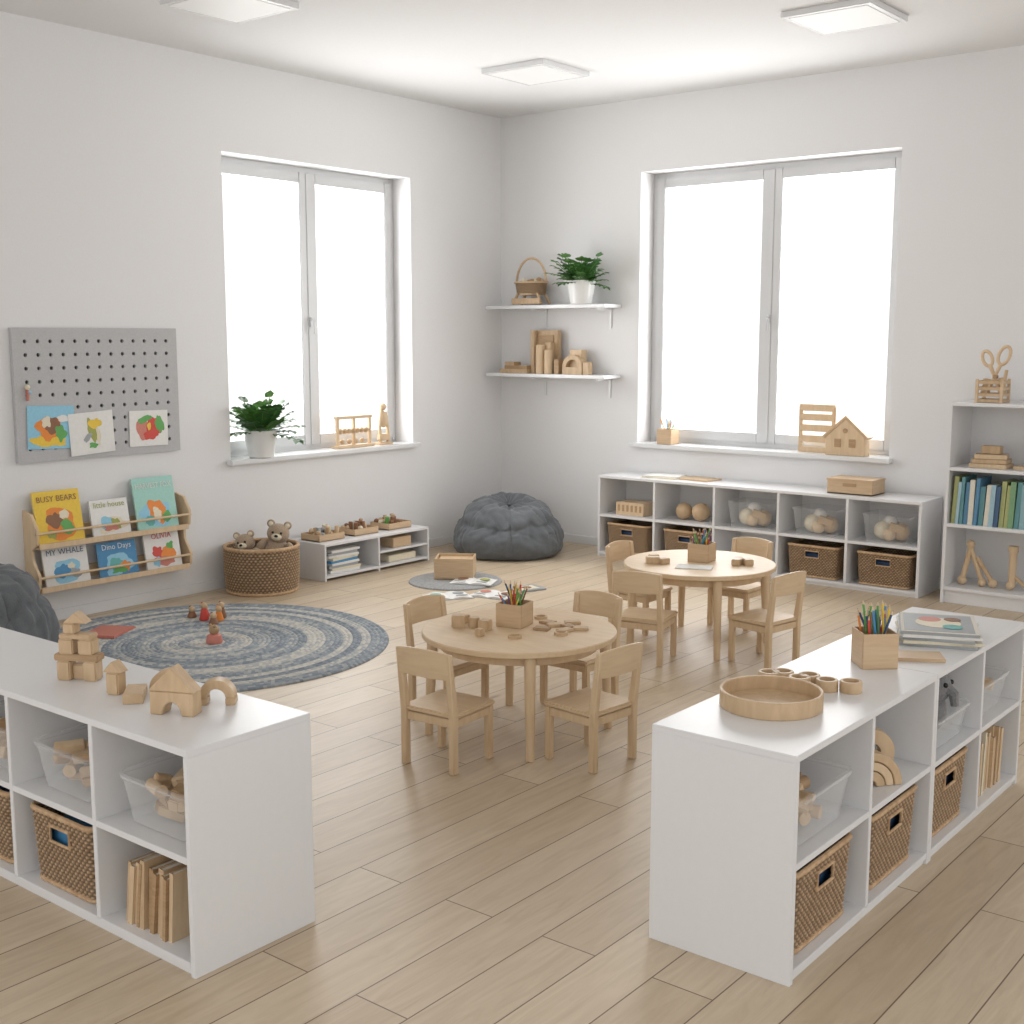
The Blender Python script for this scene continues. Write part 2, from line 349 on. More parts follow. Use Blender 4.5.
def books_row(mb,x0,n,h,mats,depth=.2,lean=.12,tmin=.008,tmax=.02,y=0):
    x=x0
    for i in range(n):
        t=rnd.uniform(tmin,tmax); hh=h*rnd.uniform(.80,1.0); a=lean*rnd.uniform(.5,1.2)
        m=mats[i%len(mats)] if rnd.random()<.6 else rnd.choice(mats)
        M=T((x,y+rnd.uniform(-.01,.01),0),(0,a,0))
        def add(sz,c,mat):
            q=bmesh.new(); bmesh.ops.create_cube(q,size=1); bmesh.ops.scale(q,vec=sz,verts=q.verts); mb.add(q,mat,M@Matrix.Translation(c))
        add((t*.8,depth*.96,hh*.97),(t/2,0.004,hh/2),PAGES); add((t*.12,depth,hh),(t*.06,0,hh/2),m); add((t*.12,depth,hh),(t*.94,0,hh/2),m); add((t,.002,hh),(t/2,-depth/2,hh/2),m)
        x+=t+rnd.uniform(.001,.006)
    return x
ZT=.65
lw=.46*5; LX=3.90-lw; ML=P(LX,-6.12)
cw,zb,zm=cubby('cube_shelf',lw,.44,ZT,5,ML)
def basket_at(M,w=.34,d=.33,h=.25,content=None): inst(wicker_box(w,d,h,True,content),'wicker_basket',M)
def cx(i,c=.46): return (i+.5)*c
def bin_at(w=.33,d=.32,h=.15,n=14):
    mb=clear_bin(w,d,h)
    if n: blocks_in(mb,w*.58,d*.58,.008,n,top=h*.62)
    return mb
MATK=(BLOCK,KRAFT,BIRCH,C['cream'],BLOCKD)
for i in (4,3,2): bin_at(n=34).done('plastic_storage_bin',ML@P(cx(i),.20,zm+.001))
mb=MB(); books_row(mb,-.15,11,.235,(BLOCK,KRAFT,BIRCH,BLOCKD),.2,.14,.012,.024); mb.done('picture_books',ML@P(cx(4),.14,zb))
for i in (3,2): basket_at(ML@P(cx(i),.19,zb+.001),content=C['blue'] if i==3 else C['navy'])
MR=P(5.19,-5.14,0,90); MR2=P(5.19,-4.11,0,90); c1=.515; c2=.475
cubby('cube_shelf',1.03,.45,ZT,2,MR); cubby('cube_shelf',.95,.45,ZT,2,MR2)
bin_at(.36,.33,.15,38).done('plastic_storage_bin',MR@P(cx(0,c1),.19,zm+.001))
basket_at(MR@P(cx(0,c1),.19,zb+.001),.38,.33,.25,content=C['navy'])
def arch(R,r,n=16): return [(R*math.cos(math.pi*i/n),R*math.sin(math.pi*i/n)) for i in range(n+1)]+[(r*math.cos(math.pi*(n-i)/n),r*math.sin(math.pi*(n-i)/n)) for i in range(n+1)]
mb=MB()
mb.prism(arch(.11,.083),.06,(0,0,0),BLOCK,bev=.003); mb.prism(arch(.08,.053),.06,(0,0,0),BIRCH,bev=.003); mb.prism(arch(.05,.02),.06,(0,0,0),BLOCK,bev=.003)
mb.lathe([(.03,-.02),(.075,-.02),(.075,.02),(.03,.02)],(.06,.09,.0755),BIRCH,36,True,(R_(90),0,R_(-10)))
mb.lathe([(0,-.018),(.05,-.018),(.05,.018),(0,.018)],(-.07,.07,.0505),BLOCKD,32,False,(R_(90),0,R_(30)))
mb.done('wooden_rainbow_toy',MR@P(c1+.20,.10,zm+.001,-38))
basket_at(MR@P(cx(1,c1),.19,zb+.001),.38,.33,.25,content=C['navy'])
mb=bin_at(.36,.33,.12,0); q=(.03,-.07)
mb.sph(.085,(q[0],q[1]+.03,.095),PLUSHG,(1,1,1.1)); mb.sph(.068,(q[0],q[1],.188),PLUSHG); mb.sph(.034,(q[0]-.065,q[1],.205),PLUSHG,(1,.4,1.2)); mb.sph(.034,(q[0]+.065,q[1],.205),PLUSHG,(1,.4,1.2))
mb.tube([(q[0],q[1]-.05,.185),(q[0],q[1]-.08,.17),(q[0],q[1]-.085,.13)],.02,PLUSHG,rr=[.028,.02,.014]); mb.sph(.009,(q[0]-.028,q[1]-.060,.205),BLACK); mb.sph(.009,(q[0]+.028,q[1]-.060,.205),BLACK)
mb.done('plush_elephant_in_bin',MR2@P(cx(0,c2),.185,zm+.001))
basket_at(MR2@P(cx(0,c2),.19,zb+.001),.36,.33,.25,content=C['navy'])
bin_at(.34,.32,.13,30).done('plastic_storage_bin',MR2@P(cx(1,c2),.19,zm+.001))
mb=MB(); books_row(mb,-.16,13,.24,MATK,.2,.08,.012,.026); mb.done('picture_books',MR2@P(cx(1,c2),.14,zb))
# far wall shelf
MW=P(.985,0.0); WW=2.61; cwW=WW/5
cubby('cube_shelf',WW,.385,ZT,5,MW)
mb=MB(); mb.box((.26,.2,.10),(0,0,.05),BIRCH,.004)
for i in range(6): mb.box((.018,.004,.05),(-.1+i*.04,-.101,.055),BLOCKD,0)
mb.done('wooden_box',MW@P(cx(0,cwW),.16,zm))
mb=MB()
for x,r in ((-.08,.065),(.07,.07)): mb.sph(r,(x,0,r),BLOCK,seg=28)
mb.sph(.05,(.0,.10,.05),BIRCH); mb.done('wooden_balls',MW@P(cx(1,cwW),.15,zm+.001))
for i in (2,3,4):
    mb=bin_at(.34,.30,.19,0)
    for (x,y,r,m) in ((-.06,-.02,.065,C['cream']),(.06,.0,.06,BLOCK),(0,.06,.06,PLUSH),(0,-.06,.045,BIRCH),(-.03,.02,.05,PAPER)): mb.sph(r,(x,y,r+.006+(.07 if r==.05 else 0)),m)
    mb.box((.10,.04,.05),(.05,-.06,.10),BLOCK,.004,(.2,.3,.5)); mb.done('plastic_storage_bin',MW@P(cx(i,cwW),.18,zm+.001))
for i in (0,1,3,4): basket_at(MW@P(cx(i,cwW),.19,zb+.001),.38,.33,.235,content=C['navy'])
mb=MB(); mb.box((.3,.22,.012),(0,0,.006),C['cream'],.001); mb.box((.28,.2,.008),(0,0,.016),PAPER,.001,(0,0,.2)); mb.box((.26,.2,.012),(.3,.02,.006),BLOCK,.001,(0,0,-.1)); mb.done('drawing_books',MW@P(.5,.2,ZT))
def open_tray(w,d,h,mat,t=.012):
    mb=MB(); mb.bx(-w/2,w/2,-d/2,d/2,0,.01,mat); mb.bx(-w/2,w/2,-d/2,-d/2+t,0,h,mat); mb.bx(-w/2,w/2,d/2-t,d/2,0,h,mat); mb.bx(-w/2,-w/2+t,-d/2+t,d/2-t,0,h,mat); mb.bx(w/2-t,w/2,-d/2+t,d/2-t,0,h,mat); return mb
mb=open_tray(.33,.22,.10,KRAFT,.014); mb.bx(-.05,.05,-.1115,-.109,.055,.078,BLOCKD,.0); mb.bx(-.17,.17,-.115,.115,.095,.108,KRAFT); mb.done('wooden_box',MW@P(2.06,.20,ZT))
# ------------------------------------------------------------ tall bookshelf
MT=P(3.75,-.02); tw=.98; tht=1.32; td=.40
mb=MB(); t=.022
mb.bx(0,t,0,td,0,tht,WHITE); mb.bx(tw-t,tw,0,td,0,tht,WHITE); mb.bx(t,tw-t,td-.012,td,.05,tht,WHITE,0)
for z in (.11,.53,.90,tht): mb.bx(t,tw-t,.001,td-.012,z-t,z,WHITE)
mb.bx(t,tw-t,.02,.04,0,.09,WHITE); mb.done('tall_bookshelf',MT)
mb=MB(); books_row(mb,.035,23,.31,MUTED,.22,.05,.018,.034); mb.done('picture_books',MT@P(0,.14,.53))
mb=MB()
for i in range(3): mb.box((.24-.02*i,.16,.028),(0,0,.014+i*.03),BLOCK if i%2 else BIRCH,.003,(0,0,.1*i))
mb.box((.12,.07,.05),(0,0,.116),BLOCK); mb.box((.3,.1,.02),(.3,0,.01),BIRCH); mb.box((.05,.05,.12),(.4,0,.08),BLOCK)
mb.done('wooden_blocks',MT@P(.24,.15,.90))
mb=MB()
for (x0,x1,r) in ((-.15,-.10,.018),(-.02,-.11,.016)): mb.tube([(x0,0,.03),(x1,0,.27)],r,BIRCH,12)
for (x,z,r) in ((-.15,.03,.03),(-.105,.275,.028),(-.02,.03,.028),(.05,.03,.03),(.16,.03,.028)): mb.sph(r,(x,0,r if z<.1 else z),BIRCH)
mb.tube([(.05,0,.03),(-.06,0,.19)],.015,BLOCK,12); mb.cyl(.024,.24,(.17,.0,.14),BIRCH,bev=.003); mb.cyl(.032,.04,(.17,.0,.27),BIRCH,bev=.003); mb.tube([(.17,0,.1),(.26,0,.03)],.014,BLOCK)
mb.done('wooden_construction_toy',MT@P(.24,.15,.11))
mb=MB()
for z in (.012,.05,.09,.13):
    for s in (-1,1): mb.box((.17,.012,.02),(0,s*.07,z),BLOCK,.002); mb.box((.012,.15,.02),(s*.08,0,z),BLOCK,.002)
for sx in (-1,1):
    for sy in (-1,1): mb.box((.018,.018,.15),(sx*.078,sy*.072,.075),BIRCH,.002)
mb.box((.15,.13,.008),(0,0,.01),BLOCK)
def loop(cx_,cz,rx,rz,tilt,r=.011):
    mb.tube([(cx_+rx*math.cos(a)*math.cos(tilt)-rz*math.sin(a)*math.sin(tilt),0,cz+rx*math.cos(a)*math.sin(tilt)+rz*math.sin(a)*math.cos(tilt)) for a in [2*math.pi*i/24 for i in range(24)]],r,BIRCH,10,closed=True)
loop(-.045,.28,.030,.050,.4); loop(.060,.30,.034,.060,-.35)
mb.tube([(-.025,0,.235),(.05,.0,.06)],.013,BIRCH); mb.tube([(.04,0,.245),(-.04,.012,.06)],.013,BIRCH); mb.cyl(.014,.035,(.012,0,.165),BLOCKD,(R_(90),0,0))
mb.box((.05,.03,.10),(-.05,.03,.10),BLOCK,.004,(0,.2,0)); mb.box((.03,.05,.12),(.05,.03,.10),BIRCH,.004,(0,-.15,0)); mb.tube([(.065,-.02,.05),(.085,-.02,.21)],.012,BLOCK)
mb.done('wooden_scissor_toy_crate',MT@P(.22,.16,tht))
# ------------------------------------------------------------ low shelf left wall (faces +X)
MLo=P(.08,-2.10,0,90); lh=.27
mb=MB(); t=.018; W=1.10; D=.39
mb.bx(0,W,0,D,lh-t,lh,WHITE); mb.bx(0,t,0,D,0,lh-t,WHITE); mb.bx(W-t,W,0,D,0,lh-t,WHITE); mb.bx(W/2-t/2,W/2+t/2,0,D-.01,0,lh-t,WHITE); mb.bx(t,W-t,.001,D,.02,.02+t,WHITE); mb.bx(t,W-t,D-.01,D,.02,lh-t,WHITE,0)
mb.bx(W/2,W-t,.002,D-.01,.13,.13+t*.8,WHITE)
mb.done('low_shelf',MLo)
mb=MB(); z=0
for i in range(9): mb.box((.28,.2,.018),(rnd.uniform(-.02,.02),0,z+.009),[PAPER,C['cream'],C['grey'],PAPER,C['blue'],C['cream'],PAPER,C['grey'],PAPER][i],.002,(0,0,rnd.uniform(-.1,.1))); z+=.0185
mb.done('picture_books',MLo@P(.24,.14,.039))
mb=MB(); mb.box((.2,.16,.075),(0,0,.0375),KRAFT,.004); mb.done('wooden_box',MLo@P(.84,.12,.145))
mb=MB(); mb.box((.3,.16,.05),(0,0,.025),C['cream'],.004); mb.done('storage_box',MLo@P(.84,.12,.039))
for x,c in ((.17,('brown','cream','grey')),(.52,('brown','cream','brown')),(.88,('brown','green','cream'))):
    mb=open_tray(.25,.2,.05,KRAFT,.01)
    for i in range(20):
        m=rnd.choice([C[k] for k in c]+[BLOCK,BIRCH,BLOCK,BIRCH]); px,py=rnd.uniform(-.1,.1),rnd.uniform(-.07,.07)
        if i%3: mb.sph(.02,(px,py,.035+rnd.uniform(0,.03)),m,seg=10)
        else: mb.cyl(.016,.08,(px,py,.055),m,(rnd.uniform(-.3,.3),0,0),seg=10)
    mb.done('tray_of_wooden_toys',MLo@P(x,.2,lh))
# ------------------------------------------------------------ tables / chairs
def table(x,y):
    mb=MB(); r=.43; z=.467
    mb.lathe([(0,z-.026),(r-.004,z-.026),(r,z-.022),(r,z-.004),(r-.004,z),(0,z)],(0,0,0),BIRCH2,72)
    mb.lathe([(.335,z-.075),(.35,z-.075),(.35,z-.0265),(.335,z-.0265)],(0,0,0),BIRCH,48,True)
    for sx in (-1,1):
        for sy in (-1,1):
            a=(sx*.27,sy*.27); b=(sx*.285,sy*.285)
            mb.tube([(b[0],b[1],0),(a[0],a[1],z-.026)],.02,BIRCH,16,rr=[.018,.025])
    mb.done('round_kids_table',P(x,y))
T1=(3.25,-3.87); T2=(3.05,-1.96)
table(*T1); table(*T2)
def chair_mesh():
    mb=MB(); w=.275; s=.25; d=.275
    for sx in (-1,1):
        x=sx*(w/2-.014)
        mb.box((.029,.033,s-.018),(x,d/2-.017,(s-.018)/2),BIRCH,.005)
        t=[(-d/2+.015-.015,0),(-d/2+.015+.018,0),(-d/2+.015+.018,s),(-d/2-.018+.014,.50),(-d/2-.018-.010,.50),(-d/2+.015-.015,s-.02)]
        mb.prism([(y_,z_) for y_,z_ in t],.029,(x,0,0),BIRCH,(0,0,R_(90)),.004)
        mb.box((.018,d-.05,.035),(x,0,s-.042),BIRCH,.003)
    mb.box((w+.006,d+.0,.020),(0,.008,s-.010),BIRCH2,.006)
    mb.box((w-.04,.018,.035),(0,d/2-.018,s-.042),BIRCH,.003); mb.box((w-.04,.018,.035),(0,-d/2+.02,s-.042),BIRCH,.003)
    t=bmesh.new(); n=12; R0=[]
    for i in range(n+1):
        u=-1+2*i/n; x=u*(w/2+.002); yb=-d/2-.006-.022*(1-u*u)
        top=.500+.014*(1-u*u); bot=.395
        R0.append([t.verts.new((x,yb-.018,top)),t.verts.new((x,yb-.002,top)),t.verts.new((x,yb+.009,bot)),t.verts.new((x,yb-.007,bot))])
    for a,b in zip(R0[:-1],R0[1:]):
        for k in range(4): t.faces.new((a[k],a[(k+1)%4],b[(k+1)%4],b[k]))
    t.faces.new(R0[0]); t.faces.new(R0[-1][::-1]); bmesh.ops.recalc_face_normals(t,faces=t.faces)
    bmesh.ops.bevel(t,geom=[e for e in t.edges if e.calc_face_angle(0)>.9],offset=.003,segments=2,affect='EDGES')
    mb.add(t,BIRCH2); return mb.mesh('kids_chair')
CH=chair_mesh()
for x,y,a in ((3.26,-4.36,4),(3.71,-3.97,84),(2.77,-3.80,-90),(3.20,-3.34,180),
              (3.01,-2.46,14),(3.54,-2.10,80),(2.60,-1.88,-90),(3.01,-1.41,178)):
    inst(CH,'kids_chair',P(x,y,0,a))
rv=Vector((.78,.625)); fv=Vector((-.625,.78))
def pencil_box(M,w,h,n=22,plen=.13):
    mb=MB(); t=.006
    mb.bx(-w/2,w/2,-w/2,w/2,0,t,KRAFT); mb.bx(-w/2,w/2,-w/2,-w/2+t,0,h,KRAFT,.0015); mb.bx(-w/2,w/2,w/2-t,w/2,0,h,KRAFT,.0015); mb.bx(-w/2,-w/2+t,-w/2+t,w/2-t,0,h,KRAFT,.0015); mb.bx(w/2-t,w/2,-w/2+t,w/2-t,0,h,KRAFT,.0015)
    ks=['red','orange','green','blue','brown','navy','red','green','purple','yellow','brown']
    for i in range(n):
        b=Vector((rnd.uniform(-1,1)*w*.25,rnd.uniform(-1,1)*w*.25,t)); e=Vector((rnd.uniform(-1,1)*w*.42,rnd.uniform(-1,1)*w*.42,rnd.uniform(h+.02,plen+h*.35)))
        m=C[rnd.choice(ks)]; d=(e-b).normalized()
        mb.tube([b,e],.004,m,6); mb.tube([e,e+d*.013],.004,BIRCH,6,rr=[.004,.0012]); mb.tube([e+d*.012,e+d*.016],.001,m,6,rr=[.0013,.0004])
    mb.done('pencil_holder',M)
def at(c,r,f): v=Vector(c)+rv*r+fv*f; return v.x,v.y
Z=.467
x,y=at(T1,-.02,.07); pencil_box(P(x,y,Z,12),.125,.105,30,.15)
x,y=at(T2,.02,.05); pencil_box(P(x,y,Z,8),.125,.105,30,.15)
mb=MB()
def tb(r,f): v=Vector(rv*r+fv*f); return v.x,v.y
for r,f,s in ((-.27,.04,.06),(-.2,.03,.05),(-.15,-.02,.05),(-.17,-.13,.035),(-.24,.12,.04)):
    x,y=tb(r,f); mb.box((s,s,s*.9),(x,y,s*.45),BLOCK,.004,(0,0,r*9)) if int(r*100)%2 else mb.cyl(s*.5,s*.9,(x,y,s*.45),BLOCK,bev=.003)
for r,f,a in ((.10,-.02,.3),(.16,.05,1),(.22,.02,-.3),(.27,-.02,.6),(.2,-.05,1.4),(.13,.10,0),(.24,.10,.8)):
    x,y=tb(r,f); mb.box((.07,.05,.012),(x,y,.006),BLOCK if a>.5 else BLOCKD,.003,(0,0,a))
for r,f in ((.18,-.11),(-.02,-.17),(.1,.2)):
    x,y=tb(r,f); mb.lathe([(.022,0),(.03,0),(.03,.012),(.022,.012)],(x,y,0),BLOCK,24,True)
mb.done('wooden_blocks',P(T1[0],T1[1],Z))
mb=MB()
for r,f,s in ((-.27,-.03,.055),(-.21,-.04,.045),(-.25,.1,.04),(.2,-.08,.05),(.26,-.08,.05),(.22,.0,.045)):
    x,y=tb(r,f); mb.box((s*1.4,s,s*.7),(x,y,s*.35),BLOCK,.004,(0,0,r*9))
mb.box((.2,.12,.006),(.06,-.16,.003),PAPER,.001,(0,0,.4)); mb.done('wooden_blocks',P(T2[0],T2[1],Z))
# ------------------------------------------------------------ top of near shelves
mb=MB(); mb.lathe([(0,0),(.150,0),(.153,.003),(.153,.05),(.150,.053),(.146,.053),(.143,.05),(.143,.012),(0,.012)],(0,0,0),BLOCK,64); mb.done('round_wooden_tray',P(4.925,-4.77,ZT))
mb=MB()
for i,(u,dv) in enumerate(((0,.0),(.2,.03),(.36,-.02),(.52,.025),(.70,-.015),(1.0,.0))):
    x,y=.25*u-.625*dv,.06*u+.78*dv; mb.lathe([(.024,0),(.034,0),(.035,.004),(.035,.032),(.033,.036),(.025,.036),(.024,.032)],(x,y,0),BLOCK,32,True)
    if i%2: mb.cyl(.0238,.008,(x,y,.006),BLOCKD)
mb.done('wooden_rings',P(4.80,-4.54,ZT))
pencil_box(P(4.98,-4.13,ZT,42),.12,.12,26,.17)
mb=MB(); z=0
for i,(m,a) in enumerate(((C['grey'],0),(C['cream'],.12),(C['grey'],-.06),(PAPER,.1),(C['grey'],.04))):
    mb.box((.27,.32,.010),(0,0,z+.005),m,.001,(0,0,a)); mb.box((.265,.315,.006),(.002,0,z+.008),PAGES,.0,(0,0,a)); z+=.011
mb.box((.24,.28,.0012),(0,0,z+.0004),C['grey'],0,(0,0,.04))
for k,(dx,dy,s,c) in enumerate(((0,0,.08,'cream'),(-.03,.05,.04,'pink'),(.05,-.06,.035,'teal'),(.05,.06,.03,'brown'))): mb.cyl(s,.0012,(dx,dy,z+.0016+.0006*k),C[c])
mb.done('picture_books',P(5.01,-3.62,ZT,20))
mb=MB(); mb.box((.17,.11,.012),(0,0,.006),KRAFT,.002); mb.done('kraft_envelope',P(5.06,-3.95,ZT,30))  # kraft envelope lying flat, built as a thin box
mb=MB()
mb.box((.045,.05,.065),(-.045,0,.0325),BLOCK,.004); mb.box((.045,.05,.065),(.045,0,.0325),BLOCK,.004); mb.box((.05,.05,.05),(0,.02,.025),BLOCK,.004)
mb.box((.15,.05,.022),(0,0,.076),BLOCKD,.003)
mb.box((.05,.05,.05),(-.033,0,.112),BLOCK,.004); mb.box((.05,.05,.05),(.033,0,.112),BLOCK,.004)
mb.box((.11,.05,.016),(0,0,.145),BLOCK,.003); mb.box((.04,.045,.035),(-.022,0,.171),BLOCK,.004); mb.prism([(-.04,0),(.04,0),(0,.035)],.045,(.0,0,.1885),BLOCK)
mb.done('wooden_block_tower',P(3.05,-5.90,ZT,30))
mb=MB()
mb.prism([(-.07,0),(-.03,0)]+[(-.03+.06*(1-math.cos(math.pi*i/10))/2,.04*math.sin(math.pi*i/10)) for i in range(1,10)]+[(.03,0),(.07,0),(.07,.07),(-.07,.07)],.055,(0,0,0),BLOCK,(0,0,0),.003)
mb.prism([(-.075,0),(.075,0),(0,.075)],.055,(0,0,.0705),BLOCK,(0,0,0),.003); mb.done('wooden_block_house',P(3.595,-5.93,ZT,25))
mb=MB(); mb.box((.045,.045,.07),(0,0,.035),BLOCK,.004); mb.prism([(-.032,0),(.032,0),(0,.035)],.045,(0,0,.0705),BLOCK)
mb.prism([(-.03,0),(.03,0),(.03,.03),(-.03,.03)],.12,(.09,-.03,0),BLOCK,(0,0,.5)); mb.prism(arch(.06,.03),.05,(.12,.11,0),BLOCK,(0,0,.3))
mb.done('wooden_blocks',P(3.28,-5.92,ZT,20))
mb=MB(); mb.prism(arch(.055,.028),.05,(0,0,.022),BLOCK,(0,0,0),.003)
for sx in (-1,1): mb.box((.028,.05,.0225),(sx*.0415,0,.01125),BLOCK,.002)
mb.done('wooden_arch_block',P(3.61,-5.79,ZT,40))
# ------------------------------------------------------------ wall shelves
def wall_shelf(z):
    mb=MB(); x0,x1=WX+.03,.925
    mb.bx(x0,x1,WY-.25,WY,z-.028,z,PLAST,.004)
    for x in (.16,.82):
        mb.bx(x-.012,x+.012,WY-.012,WY,z-.19,z-.028,PLAST,.003); mb.bx(x-.012,x+.012,WY-.20,WY-.012,z-.045,z-.028,PLAST,.003)
    mb.done('wall_shelf')
wall_shelf(1.995); wall_shelf(1.43)
mb=MB(); per=[(Vector((.15*math.cos(a),.10*math.sin(a),0)),Vector((math.cos(a),math.sin(a),0))) for a in [2*math.pi*i/120 for i in range(120)]]
weave(mb,per,.10,.88,amp=.003,z0=.09,rowh=.012)
mb.tube([(.155*math.cos(a),.105*math.sin(a),.19) for a in [2*math.pi*i/32 for i in range(32)]],.009,BLOCK,closed=True)
mb.lathe([(0,.085),(.1,.085),(.1,.1),(0,.1)],(0,0,0),BLOCK,24)
mb.tube([(.155*math.cos(a),0,.19+.20*math.sin(a)) for a in [math.pi*i/20 for i in range(21)]],.010,BLOCK)
for sx in (-1,1):
    for sy in (-1,1): mb.tube([(sx*.15,sy*.06,0.012),(sx*.10,sy*.05,.10)],.012,BLOCK)
mb.box((.30,.02,.05),(0,-.07,.035),BLOCK,.004)
for i in range(14): mb.sph(.025,(rnd.uniform(-.09,.09),rnd.uniform(-.05,.05),.18+rnd.uniform(0,.035)),rnd.choice([BLOCK,BLOCKD,C['cream']]),seg=12)
mb.done('handled_basket',P(.10,.27,1.995))
def plant(name,M,s,style):
    mb=MB(); mb.lathe([(0,.0),(.062,.0),(.07,.004),(.095,.145),(.098,.150),(.093,.152),(.088,.145),(.08,.12),(0,.12)],(0,0,0),POT,40)
    mb.lathe([(0,.128),(.085,.126)],(0,0,0),SOIL,24)
    def leaf(p,d,nrm,L,Wd,mat):
        t=bmesh.new(); sd=d.cross(nrm).normalized(); nrm=sd.cross(d).normalized(); rows=[]
        for k,(u,wd) in enumerate(((0,.05),(.2,.7),(.45,1),(.7,.75),(1,.02))):
            c=p+d*L*u-Vector((0,0,1))*L*.25*u*u
            rows.append([t.verts.new(c-sd*Wd*wd/2+nrm*Wd*.12*wd),t.verts.new(c),t.verts.new(c+sd*Wd*wd/2+nrm*Wd*.12*wd)])
        for a,b in zip(rows[:-1],rows[1:]):
            for k in range(2): t.faces.new((a[k],a[k+1],b[k+1],b[k]))
        mb.add(t,mat)
    n=64 if style=='fern' else 46
    for i in range(n):
        a=i*2.399+rnd.uniform(-.2,.2); el=.12+1.35*math.sqrt((i+.5)/n)*rnd.uniform(.75,1.05); L=rnd.uniform(.12,.235)
        if math.sin(a)>.3 and style=='fern': L*=.5
        if style=='leaf' and abs(math.cos(a))>.6 and math.cos(a)<0: L*=.8
        d=Vector((math.cos(a)*math.cos(el),math.sin(a)*math.cos(el),math.sin(el))); p0=Vector((math.cos(a)*.03,math.sin(a)*.03,.12))
        pts=[]
        for k in range(6):
            u=k/5; pts.append(p0+d*L*u+Vector((math.cos(a),math.sin(a),0))*L*.08*u*u-Vector((0,0,1))*L*.30*u*u*math.cos(el))
        mb.tube(pts,.002,LEAF2,5)
        m=LEAF if rnd.random()<.6 else LEAF2
        for k in range(2,6):
            dd=(pts[k]-pts[k-1]).normalized(); sd=dd.cross(Vector((0,0,1)))
            if sd.length<.05: sd=Vector((1,0,0))
            sd.normalize(); up=sd.cross(dd)
            LL=.05 if style=='fern' else .060; WW_=.026 if style=='fern' else .038
            for sg in (-1,1): leaf(pts[k],(dd*.6+sd*sg*.8+up*.1).normalized(),up,LL*rnd.uniform(.8,1.15),WW_,m)
        leaf(pts[-1],dd,up,.05,WW_*1.2,m)
    bmesh.ops.transform(mb.bm,matrix=Matrix.Scale(s,4),verts=mb.bm.verts)
    return mb.done(name,M)
plant('potted_plant',P(.67,.19,1.995),1.25,'fern')
plant('potted_plant',P(WX+.0,-2.31,WL[2]+.004),1.28,'leaf')
mb=MB()
mb.box((.30,.12,.035),(-.33,0,.0175),BLOCK); mb.box((.24,.11,.03),(-.31,0,.05),BLOCKD); mb.box((.10,.1,.03),(-.38,0,.08),BLOCK)
mb.box((.04,.10,.36),(-.17,.05,.18),BLOCK); mb.box((.28,.05,.36),(-.08,.075,.18),BLOCK,.004); mb.box((.20,.01,.1),(-.08,.045,.27),BLOCKD,.002)
mb.cyl(.04,.24,(-.06,-.03,.12),BIRCH,bev=.003); mb.cyl(.035,.20,(.03,-.04,.10),BIRCH,bev=.003); mb.box((.06,.06,.26),(.0,.02,.13),BLOCK)
mb.box((.05,.08,.12),(.11,0,.06),BLOCKD); mb.prism(arch(.10,.06),.08,(.27,0,.06),BLOCK); mb.box((.2,.08,.06),(.27,0,.03),BLOCK); mb.box((.12,.08,.2),(.27,.05,.1),BIRCH)
mb.box((.06,.06,.1),(.4,0,.05),BLOCK); mb.done('wooden_blocks',P(.29,.26,1.43))
zs=WL[2]+.004
mb=MB()
for x in (-.17,0,.17): mb.box((.02,.03,.24),(x,0,.12),BIRCH,.004)
mb.box((.38,.035,.022),(0,0,.235),BIRCH,.004); mb.box((.40,.07,.022),(0,0,.011),BIRCH,.004); mb.box((.33,.015,.015),(0,0,.13),BIRCH,.002)
for i in range(7): mb.sph(.022,(-.14+i*.045,0,.13),BLOCK,seg=14)
for i in range(4): mb.sph(.02,(-.12+i*.07,0,.05),BLOCK,seg=14)
mb.done('wooden_bead_frame',P(WX-.05,-1.35,zs,90))
mb=MB(); mb.box((.14,.08,.02),(0,0,.01),BIRCH,.004); mb.tube([(-.04,0,.02),(-.045,0,.14),(-.02,0,.30)],.014,BIRCH); mb.tube([(.05,0,.02),(.045,0,.12),(.02,0,.26)],.014,BIRCH); mb.sph(.045,(0,0,.20),BIRCH,(1,.6,1.5)); mb.sph(.032,(-.01,0,.30),BIRCH); mb.box((.12,.05,.05),(0,0,.06),BIRCH,.008)
mb.done('wooden_toy_figure',P(WX-.05,-1.02,zs,90))
pencil_box(P(1.36,WY+.03,zs,0),.13,.12,9,.18)
mb=MB()
for z in (.02,.10,.18,.26,.33): mb.box((.28,.02,.05 if z>.05 else .04),(0,0,z),BIRCH,.003)
for x in (-.13,.13): mb.box((.03,.022,.34),(x,.004,.17),BIRCH,.003)
mb.done('wooden_slat_toy',P(2.60,WY+.10,zs,0))
mb=MB(); t=.02
mb.prism([(-.15,0),(.15,0),(.15,.15),(0,.28),(-.15,.15)],.09,(0,0,0),BIRCH,bev=.004); mb.prism([(-.175,0),(0,.155),(.175,0),(.16,-.015),(0,.128),(-.16,-.015)],.10,(0,0,.135),BLOCK,bev=.003)
for x in (-.055,.055): mb.box((.05,.004,.06),(x,-.0465,.09),BLOCKD,.001)
mb.cyl(.018,.004,(0,-.0465,.18),BLOCKD,(R_(90),0,0)); mb.done('wooden_toy_house',P(2.87,WY+.03,zs,0))
